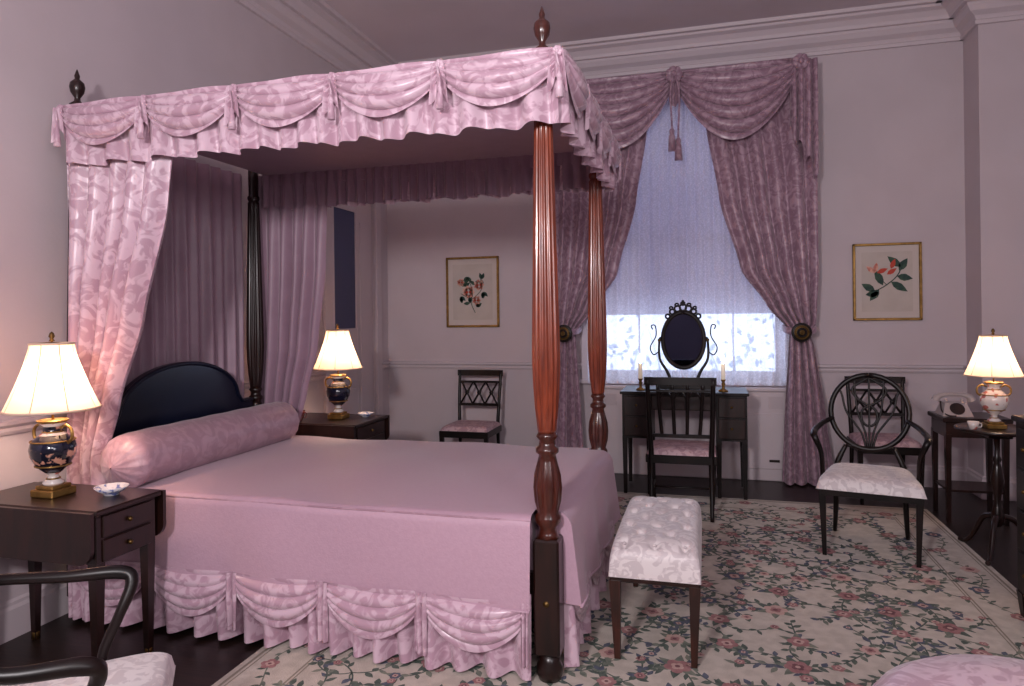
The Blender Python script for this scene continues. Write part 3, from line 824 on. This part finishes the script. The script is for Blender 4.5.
# bureau at the right edge
b = MB()
b.bbox(1.345, 2.05, 3.18, 3.66, .88, .905, BLACK, .005)
b.box(1.36, 2.035, 3.195, 3.645, .10, .88, BLACK)
for k in range(4): b.bbox(1.347, 1.361, 3.23, 3.61, .13 + k * .185, .30 + k * .185, BLACK, .004)
for k in range(4):
    for y in (3.32, 3.52): b.ball(1.340, y, .215 + k * .185, .010, .010, .010, BRASS)
for x in (1.385, 2.01):
    for y in (3.22, 3.62): b.leg((x, y, 0), (x, y, .11), .018, .03, BLACK)
b.build('mahogany_bureau', loc=(0, 0, RZ))

# ottoman lower right
b = MB()
OT = [(.27, .10), (.29, .16), (.31, .25), (.325, .34), (.33, .39), (.318, .43), (.28, .457), (.18, .475), (.05, .482), (.001, .482)]
OT = [(r * 1.13, z) for r, z in OT]
b.lathe(OT, 0, 0, BROC, 48)
b.tube([(.372 * cos(2 * pi * k / 48), .372 * sin(2 * pi * k / 48), .40) for k in range(49)], .007, BROC, 6)
for k in range(4):
    a = pi / 4 + k * pi / 2; b.lathe([(.014, 0), (.022, .05), (.026, .11)], .2 * cos(a), .2 * sin(a), DARK, 14)
b.build('upholstered_ottoman', loc=(.745, 1.82, RZ))

# ================================================================ rug
b = MB()
RX0, RX1, RY0, RY1 = -1.82, 1.48, -.6, 5.42
b.box(RX0, RX1, RY0, RY1, 0.0005, .007, RUG)
def leafp(x, y, a, L, W, m, z):
    ca, sa = cos(a), sin(a); pts = []
    for (t, w) in ((0, 0), (.25, .8), (.5, 1), (.75, .6), (1, 0), (.75, -.6), (.5, -1), (.25, -.8)):
        px, py = t * L, w * W * .5
        pts.append((x + px * ca - py * sa, y + px * sa + py * ca, z))
    b.poly(pts, m)
def disc(x, y, r, m, z, n=9):
    b.poly([(x + r * cos(2 * pi * k / n), y + r * sin(2 * pi * k / n), z) for k in range(n)], m)
def ribbon(pts, w, m, z):
    n = len(pts)
    vs = []
    for i in range(n):
        dx = pts[min(i + 1, n - 1)][0] - pts[max(i - 1, 0)][0]; dy = pts[min(i + 1, n - 1)][1] - pts[max(i - 1, 0)][1]
        L = math.hypot(dx, dy) or 1; nx, ny = -dy / L * w, dx / L * w
        vs += [(pts[i][0] + nx, pts[i][1] + ny, z), (pts[i][0] - nx, pts[i][1] - ny, z)]
    b.add(vs, [(2 * i, 2 * i + 1, 2 * i + 3, 2 * i + 2) for i in range(n - 1)], m)
def flower(x, y, r, cols):
    ph = random.random() * 6
    n = random.choice((5, 6))
    for k in range(n):
        a = ph + 2 * pi * k / n; disc(x + r * .55 * cos(a), y + r * .55 * sin(a), r * .45, cols[0], .0078 + k * .00003, 8)
    for k in range(4):
        a = ph + 1 + 2 * pi * k / 4; disc(x + r * .25 * cos(a), y + r * .25 * sin(a), r * .26, cols[1], .0082 + k * .00003, 7)
    disc(x, y, r * .2, cols[2], .0086, 7)
CS = [(R_P1, R_P3, R_P2), (R_P3, R_P1, R_P2), (R_P1, R_P2, R_P3), (R_P1, R_P3, R_P2), (R_B, R_P3, R_P2)]
def spray(x, y, s):
    a0 = random.random() * 2 * pi
    for k in range(random.randint(3, 5)):
        a = a0 + k * 2 * pi / 3.7 + random.uniform(-.4, .4); L = s * random.uniform(1.2, 2.1); cv = random.uniform(-1.6, 1.6)
        pts = [(x + L * t * cos(a + cv * t), y + L * t * sin(a + cv * t)) for t in [i / 8 for i in range(9)]]
        ribbon(pts, .0035, R_G1, .0074)
        for i in range(2, 9):
            sgn = 1 if i % 2 else -1; q = pts[i]
            leafp(q[0], q[1], a + cv * i / 8 + sgn * random.uniform(.5, 1.1), random.uniform(.035, .06), random.uniform(.018, .028), random.choice((R_G1, R_G1, R_G2, R_B)), .0075 + random.random() * .0002)
        if random.random() < .5: flower(pts[-1][0], pts[-1][1], s * random.uniform(.15, .24), random.choice(CS))
    if random.random() < .9:
        r = s * random.uniform(.32, .5)
        for k in range(6): leafp(x, y, a0 + k * 1.05, r * 1.75, r * .7, random.choice((R_G1, R_G2)), .0077)
        flower(x, y, r, random.choice(CS))
pts_ = []
tries = 0
while tries < 9000:
    tries += 1
    x = random.uniform(RX0 + .32, RX1 - .34); y = random.uniform(RY0 + .3, RY1 - .34)
    if all((x - a) ** 2 + (y - q) ** 2 > .20 ** 2 for a, q in pts_): pts_.append((x, y))
for (x, y) in pts_: spray(x, y, .115)
for (o_, w_) in ((.03, .006), (.05, .003), (.26, .004), (.275, .003)):
    for (p, q) in (((RX0 + o_, RY0 + o_), (RX1 - o_, RY0 + o_)), ((RX1 - o_, RY0 + o_), (RX1 - o_, RY1 - o_)), ((RX1 - o_, RY1 - o_), (RX0 + o_, RY1 - o_)), ((RX0 + o_, RY1 - o_), (RX0 + o_, RY0 + o_))):
        ribbon([p, q], w_, R_LINE, .0075)
def border(p, q):
    L = math.hypot(q[0] - p[0], q[1] - p[1]); n = int(L / .03); dx, dy = (q[0] - p[0]) / L, (q[1] - p[1]) / L
    pts = [(p[0] + dx * i * L / n - dy * .045 * sin(i * .32), p[1] + dy * i * L / n + dx * .045 * sin(i * .32)) for i in range(n + 1)]
    ribbon(pts, .003, R_G2, .0074)
    for i in range(n + 1):
        a = math.atan2(dy, dx) + (1 if i % 2 else -1) * random.uniform(.5, 1.2)
        leafp(pts[i][0], pts[i][1], a, random.uniform(.03, .05), .018, random.choice((R_G1, R_G2)), .0075 + random.random() * .0002)
        if i % 10 == 5: flower(pts[i][0], pts[i][1], random.uniform(.035, .05), random.choice(CS))
B_ = .155
border((RX0 + B_, RY0 + B_), (RX1 - B_, RY0 + B_)); border((RX1 - B_, RY0 + B_), (RX1 - B_, RY1 - B_)); border((RX1 - B_, RY1 - B_), (RX0 + B_, RY1 - B_)); border((RX0 + B_, RY1 - B_), (RX0 + B_, RY0 + B_))
b.build('floral_rug')

# ================================================================ pictures
def picture(name, cx, cz, w, h, kind):
    b = MB(); t = .020; S = 1.3 if kind == 0 else 1.45
    for (x0, x1, z0, z1) in ((-w / 2, w / 2, h / 2 - t, h / 2), (-w / 2, w / 2, -h / 2, -h / 2 + t), (-w / 2, -w / 2 + t, -h / 2, h / 2), (w / 2 - t, w / 2, -h / 2, h / 2)):
        b.bbox(x0, x1, -.025, 0, z0, z1, GOLD, .004)
    b.box(-w / 2 + t, w / 2 - t, -.010, -.004, -h / 2 + t, h / 2 - t, MATB)
    b.box(-w / 2 + .065, w / 2 - .065, -.0115, -.010, -h / 2 + .07, h / 2 - .07, PAPER)
    def lf(x, z, a, L, W, m, k=0):
        pts = []
        L *= S; W *= S
        for (t_, w_) in ((0, 0), (.25, .8), (.5, 1), (.75, .6), (1, 0), (.75, -.6), (.5, -1), (.25, -.8)):
            px, pz = t_ * L, w_ * W * .5; pts.append((x * S + px * cos(a) - pz * sin(a), -.0125 - k * .0004, z * S + px * sin(a) + pz * cos(a)))
        b.poly(pts, m)
    def stem(p, r=.003): b.tube([(x * S, -.0125, z * S) for x, z in p], r, P_LEAF, 5, sub=4)
    R = random.Random(4)
    if kind == 0:
        stem([(.02, -.15), (-.01, -.08), (.0, .0), (-.03, .1)]); stem([(0, -.05), (.07, .02), (.06, .10)]); stem([(0, -.06), (-.09, -.01)])
        for (x, z) in ((-.06, .04), (.02, .05), (.08, .0), (-.02, -.08), (.03, -.11), (-.09, -.03), (.07, .09), (-.03, .11)):
            for k in range(3): lf(x, z, R.random() * 6, .05, .026, P_LEAF)
        for (x, z, r) in ((-.03, .0, .05), (.05, .05, .042), (-.09, .07, .03), (.03, -.06, .035)):
            for k in range(7): lf(x, z, k * .9, r, r * .8, P_ROSE, 1)
            for k in range(4): lf(x, z, k * 1.6, r * .5, r * .4, PAPER if k % 2 else P_RED, 2)
    else:
        stem([(-.10, -.07), (-.02, -.03), (.05, .03), (.08, .10)], .004); stem([(.0, -.02), (-.06, .05)])
        for (x, z, a, L) in ((-.06, -.05, 2.6, .08), (-.04, -.04, -2.2, .08), (.02, 0, -.6, .10), (.05, .03, -.2, .08), (-.02, -.02, 2.0, .10), (.07, .08, 2.4, .09), (-.04, -.06, 3.3, .07), (.06, .06, 1.0, .08)):
            lf(x, z, a, L, .04, P_LEAF)
        for (x, z, a) in ((-.06, .05, 1.4), (-.06, .05, 2.4), (-.05, .05, .4), (.0, .04, .6), (.02, .07, 1.2)): lf(x, z, a, .06, .026, P_RED if a < 1.3 else P_ROSE, 1)
    b.build(name, loc=(cx, YB - .003, cz))
picture('framed_botanical_print', -2.095, 1.62, .52, .66, 0)
picture('framed_botanical_print.001', 1.41, 1.63, .50, .62, 1)

# ================================================================ light
W = D.worlds.new('World'); scene.world = W; W.use_nodes = True
bg = W.node_tree.nodes['Background']; bg.inputs[0].default_value = (.62, .74, 1.0, 1); bg.inputs[1].default_value = 3.6
def area(nm, loc, target, e, size, col=(1, .95, .97)):
    L = D.lights.new(nm, 'AREA'); L.energy = e; L.size = size; L.color = col
    o = D.objects.new(nm, L); scene.collection.objects.link(o); o.location = loc
    o.rotation_euler = (Vector(target) - Vector(loc)).to_track_quat('-Z', 'Y').to_euler()
area('photo_light_key', (-.9, -.9, 2.2), (-.6, 4, 1.6), 84, .3, (1, .93, .96))
area('added_fill_light', (1.7, -.7, 1.9), (-1.2, 4, 1.5), 24, .9, (.98, .93, 1))  # fill added behind the camera to lift the dim bed hangings
area('added_ceiling_fill', (.3, -.6, 2.3), (.4, 3.2, 3.76), 32, .8, (1, .95, .98))  # added upward light, unseen, to brighten the ceiling

# ================================================================ camera
cam = D.cameras.new('camera'); co = D.objects.new('camera', cam); scene.collection.objects.link(co)
cam.sensor_width = 36; cam.lens = 36 * 690 / 1024; cam.shift_y = -28 / 1024; cam.clip_start = .02
co.matrix_world = Matrix.Translation((0, 0, 1.4)) @ Matrix.Rotation(math.radians(15.6), 4, 'Z') @ Matrix.Rotation(math.radians(90), 4, 'X') @ Matrix.Rotation(math.radians(-.7), 4, 'Z')
scene.camera = co
